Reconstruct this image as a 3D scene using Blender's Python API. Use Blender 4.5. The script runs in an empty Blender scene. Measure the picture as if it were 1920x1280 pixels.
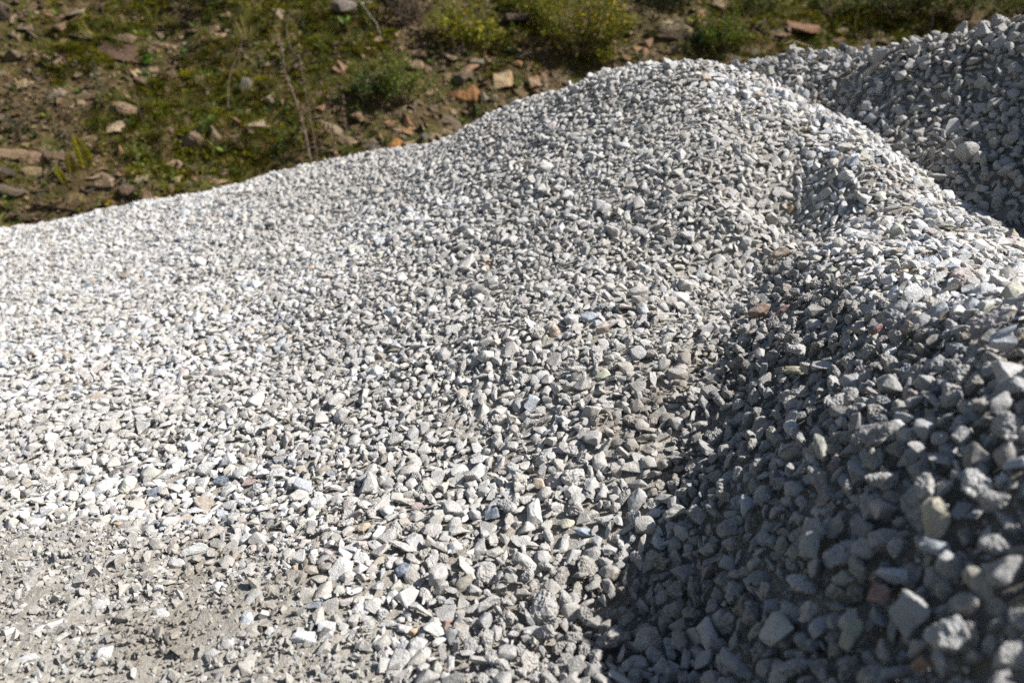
import bpy, bmesh, math, random
import numpy as np
from mathutils import Vector, Matrix, Euler, Quaternion, noise as mnoise

random.seed(7)
RNG = np.random.default_rng(11)
SC = bpy.context.scene
COL = SC.collection
R = math.radians

# ------------------------------------------------------------------ camera
CAM_Z, PITCH, FPX = 1.6, R(16.0), 1500.0          # FPX: focal length in pixels of a 1920 px wide frame
cam_d = bpy.data.cameras.new('camera')
cam = bpy.data.objects.new('camera', cam_d); COL.objects.link(cam)
cam_d.sensor_width = 36.0
cam_d.lens = 36.0 * FPX / 1920.0
cam.location = (0, 0, CAM_Z)
cam.rotation_euler = (math.pi/2 - PITCH, 0, 0)
cam_d.clip_start, cam_d.clip_end = 0.02, 600.0
cam_d.dof.use_dof = True
cam_d.dof.focus_distance = 1.85
cam_d.dof.aperture_fstop = 2.8
cam_d.dof.aperture_blades = 9
SC.camera = cam

# ------------------------------------------------------------------ light
SUN_AZ, SUN_EL = R(102.0), R(46.0)                  # azimuth: clockwise from +Y (the way the camera looks)
sd = Vector((math.sin(SUN_AZ)*math.cos(SUN_EL), math.cos(SUN_AZ)*math.cos(SUN_EL), math.sin(SUN_EL)))
world = bpy.data.worlds.new('World'); SC.world = world
world.use_nodes = True
wn = world.node_tree
sky = wn.nodes.new('ShaderNodeTexSky'); sky.sky_type = 'NISHITA'; sky.sun_disc = False
sky.sun_elevation = SUN_EL; sky.sun_rotation = SUN_AZ
sky.dust_density = 1.0; sky.air_density = 1.0
wn.links.new(sky.outputs[0], wn.nodes['Background'].inputs[0])
wn.nodes['Background'].inputs[1].default_value = 0.056
sun_d = bpy.data.lights.new('sun', 'SUN'); sun_d.energy = 4.9; sun_d.angle = R(0.5); sun_d.color = (1.0, 0.978, 0.952)
sun = bpy.data.objects.new('sun', sun_d); COL.objects.link(sun)
sun.rotation_euler = (-sd).to_track_quat('-Z', 'Y').to_euler()
sun.location = sd * 20
SC.view_settings.view_transform = 'Standard'; SC.view_settings.look = 'None'
SC.view_settings.gamma = 1.0; SC.view_settings.use_curve_mapping = False
SC.view_settings.exposure = 1.02
SC.render.engine = 'CYCLES'
SC.cycles.use_denoising = False
SC.cycles.max_bounces = 5; SC.cycles.diffuse_bounces = 3; SC.cycles.glossy_bounces = 2
SC.cycles.transparent_max_bounces = 4

# ------------------------------------------------------------------ helpers
SP, CP = math.sin(PITCH), math.cos(PITCH)
def at(u, v, t):
    """world point seen at pixel (u, v) of the photograph at depth t"""
    x, y = (u-960)/FPX, (640-v)/FPX
    return np.array([t*x, t*(CP + y*SP), CAM_Z + t*(y*CP - SP)])
def ray(u, v):
    p = at(u, v, 1.0); return p - np.array([0, 0, CAM_Z])
def project(P):
    P = np.asarray(P, float)
    dx, dy, dz = P[..., 0], P[..., 1], P[..., 2]-CAM_Z
    t = dy*CP - dz*SP
    y = dy*SP + dz*CP
    tt = np.where(t > 0.05, t, 0.05)
    return 960 + FPX*dx/tt, 640 - FPX*y/tt, t

def link(o, parent=None):
    COL.objects.link(o)
    if parent is not None: o.parent = parent
    return o
def tag(o, label=None, cat=None, group=None, kind=None):
    if label: o['label'] = label
    if cat: o['category'] = cat
    if group: o['group'] = group
    if kind: o['kind'] = kind
    return o
def empty(name, loc=(0, 0, 0), rz=0.0):
    o = bpy.data.objects.new(name, None); o.location = loc; o.rotation_euler = (0, 0, rz)
    o.empty_display_size = 0.05
    return link(o)
def mesh_obj(name, me, parent=None):
    return link(bpy.data.objects.new(name, me), parent)
def pydata(name, verts, faces, mat=None, smooth=False):
    me = bpy.data.meshes.new(name); me.from_pydata([tuple(map(float, v)) for v in verts], [], faces)
    if mat: me.materials.append(mat)
    if smooth: me.polygons.foreach_set('use_smooth', [True]*len(me.polygons))
    me.update(); return me

# value noise in numpy (vectorised), for terrain relief and patches
def _hash(ix, iy, s):
    h = (ix.astype(np.int64)*374761393 + iy.astype(np.int64)*668265263 + s*974711) & 0x7fffffff
    h = ((h ^ (h >> 13))*1274126177) & 0x7fffffff
    return ((h ^ (h >> 16)) & 0xffff)/65535.0
def vnoise(x, y, s=0):
    ix, iy = np.floor(x), np.floor(y); fx, fy = x-ix, y-iy
    fx, fy = fx*fx*fx*(fx*(fx*6-15)+10), fy*fy*fy*(fy*(fy*6-15)+10)
    a, b = _hash(ix, iy, s), _hash(ix+1, iy, s); c, d = _hash(ix, iy+1, s), _hash(ix+1, iy+1, s)
    return (a*(1-fx)+b*fx)*(1-fy) + (c*(1-fx)+d*fx)*fy
def fbm(x, y, s=0, o=4):
    r, a, f, n = 0, 1.0, 1.0, 0
    for k in range(o):
        r = r + a*vnoise(x*f+17.3*k, y*f-9.1*k, s+k); n += a; a *= .5; f *= 2.03
    return r/n
def sstep(a, b, x):
    t = np.clip((x-a)/(b-a), 0, 1); return t*t*(3-2*t)

# ------------------------------------------------------------------ materials
class NB:
    def __init__(s, name):
        s.m = bpy.data.materials.new(name); s.m.use_nodes = True
        s.t = s.m.node_tree; s.n = s.t.nodes; s.l = s.t.links
        s.b = s.n['Principled BSDF']; s.b.inputs['Roughness'].default_value = .9
        s.b.inputs['Specular IOR Level'].default_value = .15
    def new(s, ty, **kw):
        n = s.n.new(ty)
        for k, v in kw.items(): setattr(n, k, v)
        return n
    def link(s, a, b): s.l.new(a, b)
    def val(s, sock, v):
        if hasattr(v, 'is_output'): s.l.new(v, sock)
        else: sock.default_value = v
    def math(s, op, a, b=0.0, c=None):
        n = s.new('ShaderNodeMath', operation=op); s.val(n.inputs[0], a); s.val(n.inputs[1], b)
        if c is not None: s.val(n.inputs[2], c)
        return n.outputs[0]
    def vmath(s, op, a, b):
        n = s.new('ShaderNodeVectorMath', operation=op); s.val(n.inputs[0], a)
        s.val(n.inputs[3] if op == 'SCALE' else n.inputs[1], b); return n.outputs[0]
    def mix(s, f, a, b, blend='MIX'):
        n = s.new('ShaderNodeMix', data_type='RGBA', blend_type=blend)
        s.val(n.inputs[0], f); s.val(n.inputs[6], a); s.val(n.inputs[7], b); return n.outputs[2]
    def noise(s, co, scale, detail=3, rough=.55, dist=0):
        n = s.new('ShaderNodeTexNoise'); s.val(n.inputs['Vector'], co)
        n.inputs['Scale'].default_value = scale; n.inputs['Detail'].default_value = detail
        n.inputs['Roughness'].default_value = rough; n.inputs['Distortion'].default_value = dist
        return n.outputs[0]
    def ramp(s, f, stops):
        n = s.new('ShaderNodeValToRGB'); s.val(n.inputs[0], f); e = n.color_ramp.elements
        while len(e) < len(stops): e.new(.5)
        for k, (p, c) in enumerate(stops):
            e[k].position = p; e[k].color = (*c, 1) if len(c) == 3 else c
        return n.outputs[0]
    def rng(s, f, a, b, c=0., d=1.):
        n = s.new('ShaderNodeMapRange'); s.val(n.inputs[0], f)
        for i, v in zip((1, 2, 3, 4), (a, b, c, d)): n.inputs[i].default_value = v
        return n.outputs[0]
    def bump(s, h, strength, dist, normal=None):
        n = s.new('ShaderNodeBump'); s.val(n.inputs['Height'], h)
        n.inputs['Strength'].default_value = strength; n.inputs['Distance'].default_value = dist
        if normal is not None: s.link(normal, n.inputs['Normal'])
        return n.outputs[0]
    def done(s, color, normal=None, rough=None):
        s.val(s.b.inputs['Base Color'], color)
        if normal is not None: s.link(normal, s.b.inputs['Normal'])
        if rough is not None: s.val(s.b.inputs['Roughness'], rough)
        return s.m

def stone_material(name, speck=.55, dust=.5, dust_col=(.46, .44, .405), crumb=0.0):
    k = NB(name)
    tint = k.new('ShaderNodeAttribute', attribute_type='INSTANCER', attribute_name='tint')
    tc = k.new('ShaderNodeTexCoord'); oi = k.new('ShaderNodeObjectInfo')
    off = k.vmath('SCALE', (13.7, 41.3, 27.1), oi.outputs['Random'])
    co = k.vmath('ADD', tc.outputs['Object'], off)
    big = k.noise(co, 1.7, 3, .6)
    col = k.mix(1.0, tint.outputs['Color'], k.ramp(big, [(.3, (.82, .82, .83)), (.7, (1.1, 1.09, 1.07))]), 'MULTIPLY')
    # mineral grain: dark specks and pale crystals
    sp = k.noise(co, 9, 4, .72)
    col = k.mix(k.rng(sp, .52, .64, 0, speck), col, k.mix(1.0, col, (.42, .42, .45, 1), 'MULTIPLY'))
    sp2 = k.noise(co, 7, 3, .6, .6)
    col = k.mix(k.rng(sp2, .56, .68, 0, .45), col, (.66, .655, .645, 1))
    st_ = k.noise(k.vmath('ADD', co, (9, 4, 7)), 1.3, 4, .65)
    col = k.mix(k.rng(st_, .57, .68, 0, .5), col, k.mix(1.0, col, (.93, .78, .58, 1), 'MULTIPLY'))   # iron stain
    # crushed-rock dust caked on in patches
    d = k.noise(co, 2.6, 4, .62)
    col = k.mix(k.rng(d, .47, .58, 0, dust), col, k.mix(.6, (*dust_col, 1), k.mix(1.0, (*dust_col, 1), k.mix(.75, tint.outputs['Color'], (1, 1, 1, 1)), 'MULTIPLY')))
    fine = k.noise(co, 18, 4, .7); mid = k.noise(co, 5, 4, .6)
    nb = k.bump(fine, .36, .045, k.bump(mid, .36, .10))
    if crumb:
        vo = k.new('ShaderNodeTexVoronoi'); k.val(vo.inputs['Vector'], co); vo.inputs['Scale'].default_value = 6.5
        nb = k.bump(k.math('SUBTRACT', 1.0, vo.outputs['Distance']), crumb, .16, nb)
    return k.done(col, nb)

M_STONE = stone_material('crushed_granite')
M_CLOD = stone_material('dust_caked_granite', .4, .8, (.46, .435, .395), .3)

def dust_material():
    k = NB('rock_dust'); tc = k.new('ShaderNodeTexCoord'); co = tc.outputs['Object']
    a = k.noise(co, 9, 5, .65); b = k.noise(co, 120, 4, .7); c = k.noise(co, 420, 3, .7)
    col = k.ramp(a, [(.3, (.24, .215, .175)), (.55, (.33, .30, .25)), (.75, (.41, .385, .335))])
    col = k.mix(k.rng(b, .52, .68, 0, .5), col, (.46, .445, .41, 1))
    col = k.mix(k.rng(c, .53, .66, 0, .6), col, (.16, .15, .15, 1))
    h = k.math('ADD', k.math('MULTIPLY', b, .7), k.math('MULTIPLY', c, .3))
    return k.done(col, k.bump(h, .9, .012))
M_DUST = dust_material()

# ------------------------------------------------------------------ heights
GX0, GX1, GY0, GY1, GS = -8.5, 5.0, -0.8, 8.8, 0.025
gx = np.arange(GX0, GX1+GS/2, GS); gy = np.arange(GY0, GY1+GS/2, GS)
XX, YY = np.meshgrid(gx, gy)                       # [iy, ix]

def rbf_fit(P, lam):
    P = np.array(P); xy, z = P[:, :2], P[:, 2]
    d = np.linalg.norm(xy[:, None]-xy[None], axis=2)
    K = np.where(d > 0, d*d*np.log(d+1e-12), 0) + lam*np.eye(len(P))
    A = np.hstack([np.ones((len(P), 1)), xy]); n = len(P)
    M = np.zeros((n+3, n+3)); M[:n, :n] = K; M[:n, n:] = A; M[n:, :n] = A.T
    s = np.linalg.solve(M, np.concatenate([z, np.zeros(3)]))
    out = s[n] + s[n+1]*XX + s[n+2]*YY
    for (px, py), w in zip(xy, s[:n]):
        r2 = (XX-px)**2 + (YY-py)**2
        out += w*.5*r2*np.log(r2+1e-12)
    return out

front_px = [(-300,1280,1.42),(0,1280,1.38),(480,1280,1.33),(850,1280,1.28),(1150,1280,1.235),(1300,1280,1.205),(1500,1280,1.0),(1700,1280,.86),(1920,1280,.75),
 (-300,1060,1.84),(0,1060,1.76),(480,1060,1.66),(900,1060,1.55),(1250,1060,1.445),(1450,1060,1.2),(1700,1060,.98),(1920,1060,.83),
 (-300,850,2.5),(0,850,2.35),(480,850,2.15),(900,850,1.9),(1200,850,1.72),(1270,850,1.70),(1450,850,1.42),(1700,850,1.13),(1920,850,.95),
 (-300,700,3.3),(0,700,3.05),(480,700,2.65),(900,700,2.2),(1200,700,1.98),(1330,700,1.93),(1500,700,1.64),(1700,700,1.34),(1920,700,1.12),
 (-200,560,4.5),(0,560,4.3),(480,560,3.35),(900,560,2.6),(1200,560,2.3),(1400,560,2.27),(1520,570,1.93),(1640,570,1.67),(1780,590,1.43),(1920,605,1.27),(1640,520,1.81),(1780,530,1.61),(1920,545,1.45),
 (300,420,5.1),(600,420,4.1),(900,420,3.1),(1200,420,2.65),(1400,420,2.48),(1400,470,2.47),(1465,440,2.62),(1560,450,2.18),(1700,440,2.12),(1800,450,2.02),
 (800,300,4.3),(1000,300,3.35),(1200,300,2.95),(1400,300,2.75),(1600,300,2.6),(1000,220,3.75),(1200,200,3.25),(1400,200,3.05)]
crest = [(-220,462,6.5),(0,440,6.3),(300,382,5.9),(600,316,5.4),(760,284,4.9),(900,228,4.35),(1000,186,4.05),(1130,141,3.65),(1230,121,3.45),(1320,125,3.35),(1400,148,3.25),
 (1480,185,3.15),(1560,226,3.0),(1640,279,2.82),(1720,339,2.6),(1800,399,2.36),(1860,444,2.14),(1920,489,1.96),(2050,570,1.7)]
P = [at(*c) for c in front_px]
for k, c in enumerate(crest):
    p = at(*c); P.append(p)
    a = np.interp(c[0], [0, 800, 1250, 1450, 1900], [95, 95, 75, 42, 25])
    d = np.array([math.cos(R(a)), math.sin(R(a)), 0])
    for s, dz in ((.35, .13), (.8, .44), (1.6, 1.05)):
        P.append(p + d*s - np.array([0, 0, dz]))
for x, y, z in ((-2.2,.2,.25),(-1,.2,.25),(0,.15,.3),(.5,.1,.45),(1.2,.1,.6),(-2.4,-.6,-.2),(0,-.6,-.2),(1.2,-.7,0),(-4,1,.35),(-5,3,.45),(-6,4.5,.4),(-7,6,.1),(-8,2,-.1)):
    P.append(np.array([x, y, z]))
HF = rbf_fit(P, 2e-4)
HF += (fbm(XX*2.2, YY*2.2, 3, 3)-.5)*.06 + (fbm(XX*.9+YY*.5, YY*2.6-XX, 5, 2)-.5)*.035 + (fbm(XX*7, YY*7, 8, 2)-.5)*.016

rear_px = [(1370,134,3.95),(1500,112,3.72),(1600,100,3.55),(1750,67,3.22),(1920,36,2.92),(2150,-10,2.6),(1450,172,3.5),(1550,200,3.38),(1650,200,3.16),(1700,300,2.88),(1800,200,2.9),
 (1800,370,2.62),(1920,200,2.72),(1920,350,2.48),(1920,480,2.33),(2150,400,1.95),(2150,200,2.2),(2300,0,2.45)]
P = [at(*c) for c in rear_px]
for c in rear_px[:6]+rear_px[-1:]:
    p = at(*c); d = np.array([-.1, 1, 0])
    for s, dz in ((.3, .10), (.7, .36), (1.5, .95)): P.append(p + d*s - np.array([0, 0, dz]))
for x, y, z in ((1.35,1.9,.95),(1.3,2.9,1.25),(.8,3.9,1.15),(1.9,1.7,1.0),(.2,4.6,.7),(3.4,2,1.2)): P.append(np.array([x, y, z]))
HR = rbf_fit(P, 2e-4)
HR += (fbm(XX*2.5, YY*2.5, 33, 3)-.5)*.06 + (fbm(XX*8, YY*8, 38, 2)-.5)*.02
HR = np.where((XX > -.2) & (YY > 1.0), HR, -1.0)

def bilin(H, x, y):
    fx = np.clip((np.asarray(x)-GX0)/GS, 0, len(gx)-1.001); fy = np.clip((np.asarray(y)-GY0)/GS, 0, len(gy)-1.001)
    ix, iy = fx.astype(int), fy.astype(int); fx, fy = fx-ix, fy-iy
    return (H[iy, ix]*(1-fx)+H[iy, ix+1]*fx)*(1-fy) + (H[iy+1, ix]*(1-fx)+H[iy+1, ix+1]*fx)*fy
def normal_of(H, x, y, e=.06):
    n = np.stack([-(bilin(H, x+e, y)-bilin(H, x-e, y))/(2*e), -(bilin(H, x, y+e)-bilin(H, x, y-e))/(2*e), np.ones_like(np.asarray(x, float))], -1)
    return n/np.linalg.norm(n, axis=-1, keepdims=True)
HEAPS = np.maximum(HF, HR)

# the bank behind: rises from a foot line, in rough terraces
def bank_h(x, y):
    x = np.asarray(x, float); y = np.asarray(y, float)
    foot = 6.75 + .10*x + .35*(fbm(x*.5, y*0+3.3, 51, 2)-.5)
    s = y - foot
    base = .05 + .80*np.clip(s, 0, 7.5) + .45*np.clip(s-7.5, 0, 40)
    up = sstep(-.2, .8, s)
    ph = base*2.3 + 1.6*fbm(x*.35, y*.35, 55, 2) + .25*x*.3
    terr = (np.abs((ph % 1.0)-.5)-.25)*.36
    rel = (fbm(x*1.1, y*1.1, 61, 4)-.5)*.34 + (fbm(x*4.5, y*4.5, 65, 3)-.5)*.17
    return base + up*(terr+rel) + (1-up)*(fbm(x*2, y*2, 70, 3)-.5)*.06

def hit(u, v, fn, t0=.5, t1=25., n=900):
    ts = np.linspace(t0, t1, n); d = ray(u, v)
    p = np.array([0, 0, CAM_Z]) + ts[:, None]*d
    below = p[:, 2] < fn(p[:, 0], p[:, 1])
    k = int(np.argmax(below)) if below.any() else n-1
    return p[k], ts[k]
def heap_fn(x, y):
    inside = (x > GX0) & (x < GX1) & (y > GY0) & (y < GY1)
    return np.where(inside, bilin(HEAPS, x, y), -9.)

def grid_mesh(name, xs, ys, Z, mat, keep=None):
    nx, ny = len(xs), len(ys); X, Y = np.meshgrid(xs, ys)
    V = np.stack([X, Y, Z], -1).reshape(-1, 3)
    i = np.arange(nx*ny).reshape(ny, nx)
    F = np.stack([i[:-1, :-1], i[:-1, 1:], i[1:, 1:], i[1:, :-1]], -1).reshape(-1, 4)
    if keep is not None:
        kf = keep.reshape(-1)[F].any(1); F = F[kf]
        used = np.unique(F); rm = -np.ones(nx*ny, int); rm[used] = np.arange(len(used)); F = rm[F]; V = V[used]
    me = bpy.data.meshes.new(name)
    me.vertices.add(len(V)); me.vertices.foreach_set('co', V.astype(np.float32).ravel())
    me.loops.add(F.size); me.loops.foreach_set('vertex_index', F.astype(np.int32).ravel())
    me.polygons.add(len(F)); me.polygons.foreach_set('loop_start', np.arange(0, F.size, 4, dtype=np.int32))
    me.polygons.foreach_set('use_smooth', np.ones(len(F), bool))
    me.update(calc_edges=True); me.materials.append(mat); return me

# ------------------------------------------------------------------ ground and hillside
def soil_material():
    k = NB('bank_soil'); tc = k.new('ShaderNodeTexCoord'); co = tc.outputs['Object']
    a = k.noise(co, 1.3, 5, .65); b = k.noise(co, 9, 5, .65); c = k.noise(co, 46, 4, .7)
    col = k.ramp(b, [(.3, (.024, .016, .006)), (.5, (.072, .048, .019)), (.7, (.15, .103, .050))])
    col = k.mix(k.rng(a, .46, .60, 0, .85), col, k.ramp(b, [(.3, (.026, .030, .003)), (.7, (.075, .076, .007))]))
    col = k.mix(k.rng(c, .56, .68, 0, .7), col, (.17, .125, .08, 1))
    h = k.math('ADD', k.math('MULTIPLY', b, .7), k.math('MULTIPLY', c, .3))
    return k.done(col, k.bump(h, 1.0, .10))
M_SOIL = soil_material()
gs = 120.0
gv = [(-gs, -gs, -.02), (gs, -gs, -.02), (gs, gs, -.02), (-gs, gs, -.02)]
tag(mesh_obj('ground', pydata('ground', gv, [(0, 1, 2, 3)], M_SOIL)), 'bare brown quarry ground under the gravel heaps', kind='structure')
bx = np.concatenate([np.linspace(-40, -8.2, 50), np.arange(-8, 8.01, .05), np.linspace(8.2, 40, 50)])
by = np.concatenate([np.arange(4.6, 13.0, .05), np.linspace(13.1, 45, 60)])
BXX, BYY = np.meshgrid(bx, by)
HILL = tag(mesh_obj('hillside', grid_mesh('hillside', bx, by, bank_h(BXX, BYY), M_SOIL)), 'stony mossy bank rising behind the gravel heaps', kind='structure')

# ------------------------------------------------------------------ stone shapes
def stone_mesh(name, seed, dims, mat, npts=13, rough=.05, lump=0.0, bevel=.07, sub=2):
    rnd = random.Random(seed); bm = bmesh.new()
    for _ in range(npts):
        v = Vector((rnd.gauss(0, 1), rnd.gauss(0, 1), rnd.gauss(0, 1))).normalized()*rnd.uniform(.8, 1.05)
        bm.verts.new((v.x*dims[0], v.y*dims[1], v.z*dims[2]))
    r = bmesh.ops.convex_hull(bm, input=bm.verts)
    bmesh.ops.delete(bm, geom=[g for g in r['geom_interior'] if isinstance(g, bmesh.types.BMVert)], context='VERTS')
    bmesh.ops.dissolve_limit(bm, angle_limit=R(9), verts=bm.verts, edges=bm.edges)
    if bevel: bmesh.ops.bevel(bm, geom=list(bm.edges)+list(bm.verts), offset=bevel, segments=1, affect='EDGES', profile=.5, clamp_overlap=True)
    bmesh.ops.triangulate(bm, faces=bm.faces)
    for it in range(sub):
        lim = (.55, .30, .20, .14)[it]
        long = [e for e in bm.edges if e.calc_length() > lim]
        if not long: break
        bmesh.ops.subdivide_edges(bm, edges=long, cuts=1)
        bmesh.ops.triangulate(bm, faces=bm.faces)
    o = Vector((seed*3.1, seed*1.7, -seed*2.3))
    bm.normal_update()
    for v in bm.verts:
        n = mnoise.noise(v.co*2.3+o)*rough*1.6 + mnoise.noise(v.co*6+o)*rough
        if lump: n += abs(mnoise.noise(v.co*4.2-o))*lump + mnoise.noise(v.co*9-o)*lump*.6
        v.co += v.normal*n
    me = bpy.data.meshes.new(name); bm.to_mesh(me); bm.free()
    V = np.array([v.co for v in me.vertices]); V -= (V.max(0)+V.min(0))/2; V /= np.abs(V).max()
    me.vertices.foreach_set('co', V.astype(np.float32).ravel())
    me.polygons.foreach_set('use_smooth', [True]*len(me.polygons))
    try: me.set_sharp_from_angle(angle=R(24))
    except Exception: pass
    me.materials.append(mat); me.update(); return me

STONES = []
for k in range(20):                                # clean angular pieces: blocks, wedges, flakes, slivers
    rnd = random.Random(100+k)
    a = rnd.uniform(.62, .95); b = rnd.uniform(.5, .8)*a
    if k % 5 == 3: a, b = rnd.uniform(.55, .8), rnd.uniform(.26, .36)
    if k % 5 == 4: a, b = rnd.uniform(.36, .5), rnd.uniform(.28, .36)
    STONES.append(stone_mesh('stone_shape', 100+k, (1, a, b), M_STONE, rnd.choice((9, 10, 12, 14, 17)), .036, 0, .045))
N_CLEAN = len(STONES)
for k in range(10):                                # stones with crushed dust caked on: lumpier
    rnd = random.Random(300+k)
    a = rnd.uniform(.65, .95); b = rnd.uniform(.6, .85)*a
    STONES.append(stone_mesh('caked_stone_shape', 300+k, (1, a, b), M_CLOD, 14, .05, .11, .09, 4))
GRIT = [stone_mesh('grit_shape', 500+k, (1, .8, .6), M_STONE, 9, 0, 0, 0, 0) for k in range(6)]

def hidden_obj(me):
    return bpy.data.objects.new('shape', me)       # never linked to a scene: only a source of shape
def scatter(name, pts, rot, scl, idx, tint, meshes, parent=None):
    """one object that draws MESHES at many points (uncountable stuff)"""
    me = bpy.data.meshes.new(name); n = len(pts)
    me.vertices.add(n); me.vertices.foreach_set('co', np.asarray(pts, np.float32).ravel())
    for nm, ty, arr, key in (('rot', 'FLOAT_VECTOR', rot, 'vector'), ('scl', 'FLOAT_VECTOR', scl, 'vector'), ('tint', 'FLOAT_VECTOR', tint, 'vector'), ('pick', 'INT', idx, 'value')):
        at_ = me.attributes.new(nm, ty, 'POINT')
        at_.data.foreach_set(key, np.asarray(arr, np.int32 if ty == 'INT' else np.float32).ravel())
    me.update()
    o = mesh_obj(name, me, parent)
    g = bpy.data.node_groups.new(name+'_scatter', 'GeometryNodeTree')
    g.interface.new_socket('Geometry', in_out='INPUT', socket_type='NodeSocketGeometry')
    g.interface.new_socket('Geometry', in_out='OUTPUT', socket_type='NodeSocketGeometry')
    N = g.nodes; gi = N.new('NodeGroupInput'); go = N.new('NodeGroupOutput')
    join = N.new('GeometryNodeJoinGeometry')
    for m in reversed(meshes):                      # a join lists its links last-made first
        oi = N.new('GeometryNodeObjectInfo'); oi.inputs['Object'].default_value = hidden_obj(m)
        oi.inputs['As Instance'].default_value = False
        ti = N.new('GeometryNodeGeometryToInstance')
        g.links.new(oi.outputs['Geometry'], ti.inputs[0]); g.links.new(ti.outputs[0], join.inputs[0])
    iop = N.new('GeometryNodeInstanceOnPoints'); iop.inputs['Pick Instance'].default_value = True
    g.links.new(gi.outputs[0], iop.inputs['Points']); g.links.new(join.outputs[0], iop.inputs['Instance'])
    for nm, ty, sock in (('rot', 'FLOAT_VECTOR', 'Rotation'), ('scl', 'FLOAT_VECTOR', 'Scale'), ('pick', 'INT', 'Instance Index')):
        na = N.new('GeometryNodeInputNamedAttribute'); na.data_type = ty; na.inputs[0].default_value = nm
        src = na.outputs[0]
        if sock == 'Rotation':
            er = N.new('FunctionNodeEulerToRotation'); g.links.new(src, er.inputs[0]); src = er.outputs[0]
        g.links.new(src, iop.inputs[sock])
    g.links.new(iop.outputs[0], go.inputs[0])
    md = o.modifiers.new('scatter', 'NODES'); md.node_group = g
    o['kind'] = 'stuff'
    return o

# ------------------------------------------------------------------ gravel
def dart(sizes_stages, region, H, zone=None, relax=.64, lift=.16):
    """throw stones, big ones first, each kept clear of those already lying"""
    cell = .05; grid = {}; out = []
    for (s0, s1, n) in sizes_stages:
        xs = RNG.uniform(region[0], region[1], n); ys = RNG.uniform(region[2], region[3], n)
        ss = RNG.uniform(s0, s1, n)
        z = bilin(H, xs, ys)
        ok = zone(xs, ys, z, ss)
        for x, y, zz, s in zip(xs[ok], ys[ok], z[ok], ss[ok]):
            zz += RNG.uniform(-.10, lift)*s
            ci, cj = int(x//cell), int(y//cell); good = True; rr = s*.5*relax
            for a in (-1, 0, 1):
                for b in (-1, 0, 1):
                    for (qx, qy, qz, qr) in grid.get((ci+a, cj+b), ()):
                        d = rr+qr
                        if (x-qx)**2+(y-qy)**2+(zz-qz)**2 < d*d: good = False; break
                    if not good: break
                if not good: break
            if good:
                grid.setdefault((ci, cj), []).append((x, y, zz, rr)); out.append((x, y, zz, s))
    return np.array(out)

PAL = np.array([(.56,.555,.55),(.50,.495,.485),(.45,.425,.385),(.40,.425,.455),(.47,.475,.40),(.45,.39,.37),(.50,.40,.29),(.10,.125,.165),(.31,.26,.20)])
PAL *= np.array([1.03, 1.02, 1.005])
PALW = np.array([.34,.22,.25,.075,.045,.03,.006,.012,.022]); PALW /= PALW.sum()

def damp_amount(x, y):
    """brown damp stains on the front heap"""
    d = np.zeros_like(x)
    for (u, v, r) in ((1250,745,.17),(1290,690,.10),(1200,815,.09),(1255,900,.07),(1200,1150,.13),(1290,1120,.09),(1100,1090,.06),(390,1050,.13),(560,1080,.08),(310,1190,.10),(480,1140,.08)):
        p, _ = hit(u, v, heap_fn)
        d = np.maximum(d, sstep(1.25, .35, np.hypot(x-p[0], y-p[1])/r + (fbm(x*14, y*14, 91, 3)-.5)*1.3))
    return d
def compact_amount(x, y):
    """trodden, dust-bound gravel by the camera's left foot"""
    P = np.stack([x, y, bilin(HF, x, y)], -1); u, v, t = project(P)
    line = np.interp(u, [-400, 0, 380, 560, 700, 850, 1100, 1300], [900, 975, 1030, 1095, 1190, 1290, 1400, 1600])
    return sstep(-50, 60, v-line + (fbm(x*6, y*6, 95, 3)-.5)*160)
def clump_shade_amount(x, y):  # clumped foot and caked flank; also the mask for the flank's painted shade
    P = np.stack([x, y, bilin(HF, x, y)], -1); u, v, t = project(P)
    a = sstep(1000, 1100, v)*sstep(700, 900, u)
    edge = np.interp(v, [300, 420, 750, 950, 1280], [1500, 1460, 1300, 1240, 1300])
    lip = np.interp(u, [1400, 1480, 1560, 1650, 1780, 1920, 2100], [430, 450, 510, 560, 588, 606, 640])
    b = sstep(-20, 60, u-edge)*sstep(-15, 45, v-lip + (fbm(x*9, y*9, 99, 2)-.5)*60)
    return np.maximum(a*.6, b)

def orient(pts, H, flat=.40, rough=None):
    n = len(pts)
    nor = normal_of(H, pts[:, 0], pts[:, 1])
    tilt = nor + RNG.normal(0, 1, (n, 3))*(flat+(0 if rough is None else .38*rough))[:, None] if rough is not None else nor + RNG.normal(0, flat, (n, 3)); tilt /= np.linalg.norm(tilt, axis=1, keepdims=True)
    rot = np.zeros((n, 3))
    yaw = RNG.uniform(0, 2*np.pi, n)
    for i in range(n):
        q = Vector((0, 0, 1)).rotation_difference(Vector(tilt[i])) @ Quaternion((0, 0, 1), yaw[i])
        rot[i] = q.to_euler()
    return rot

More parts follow.
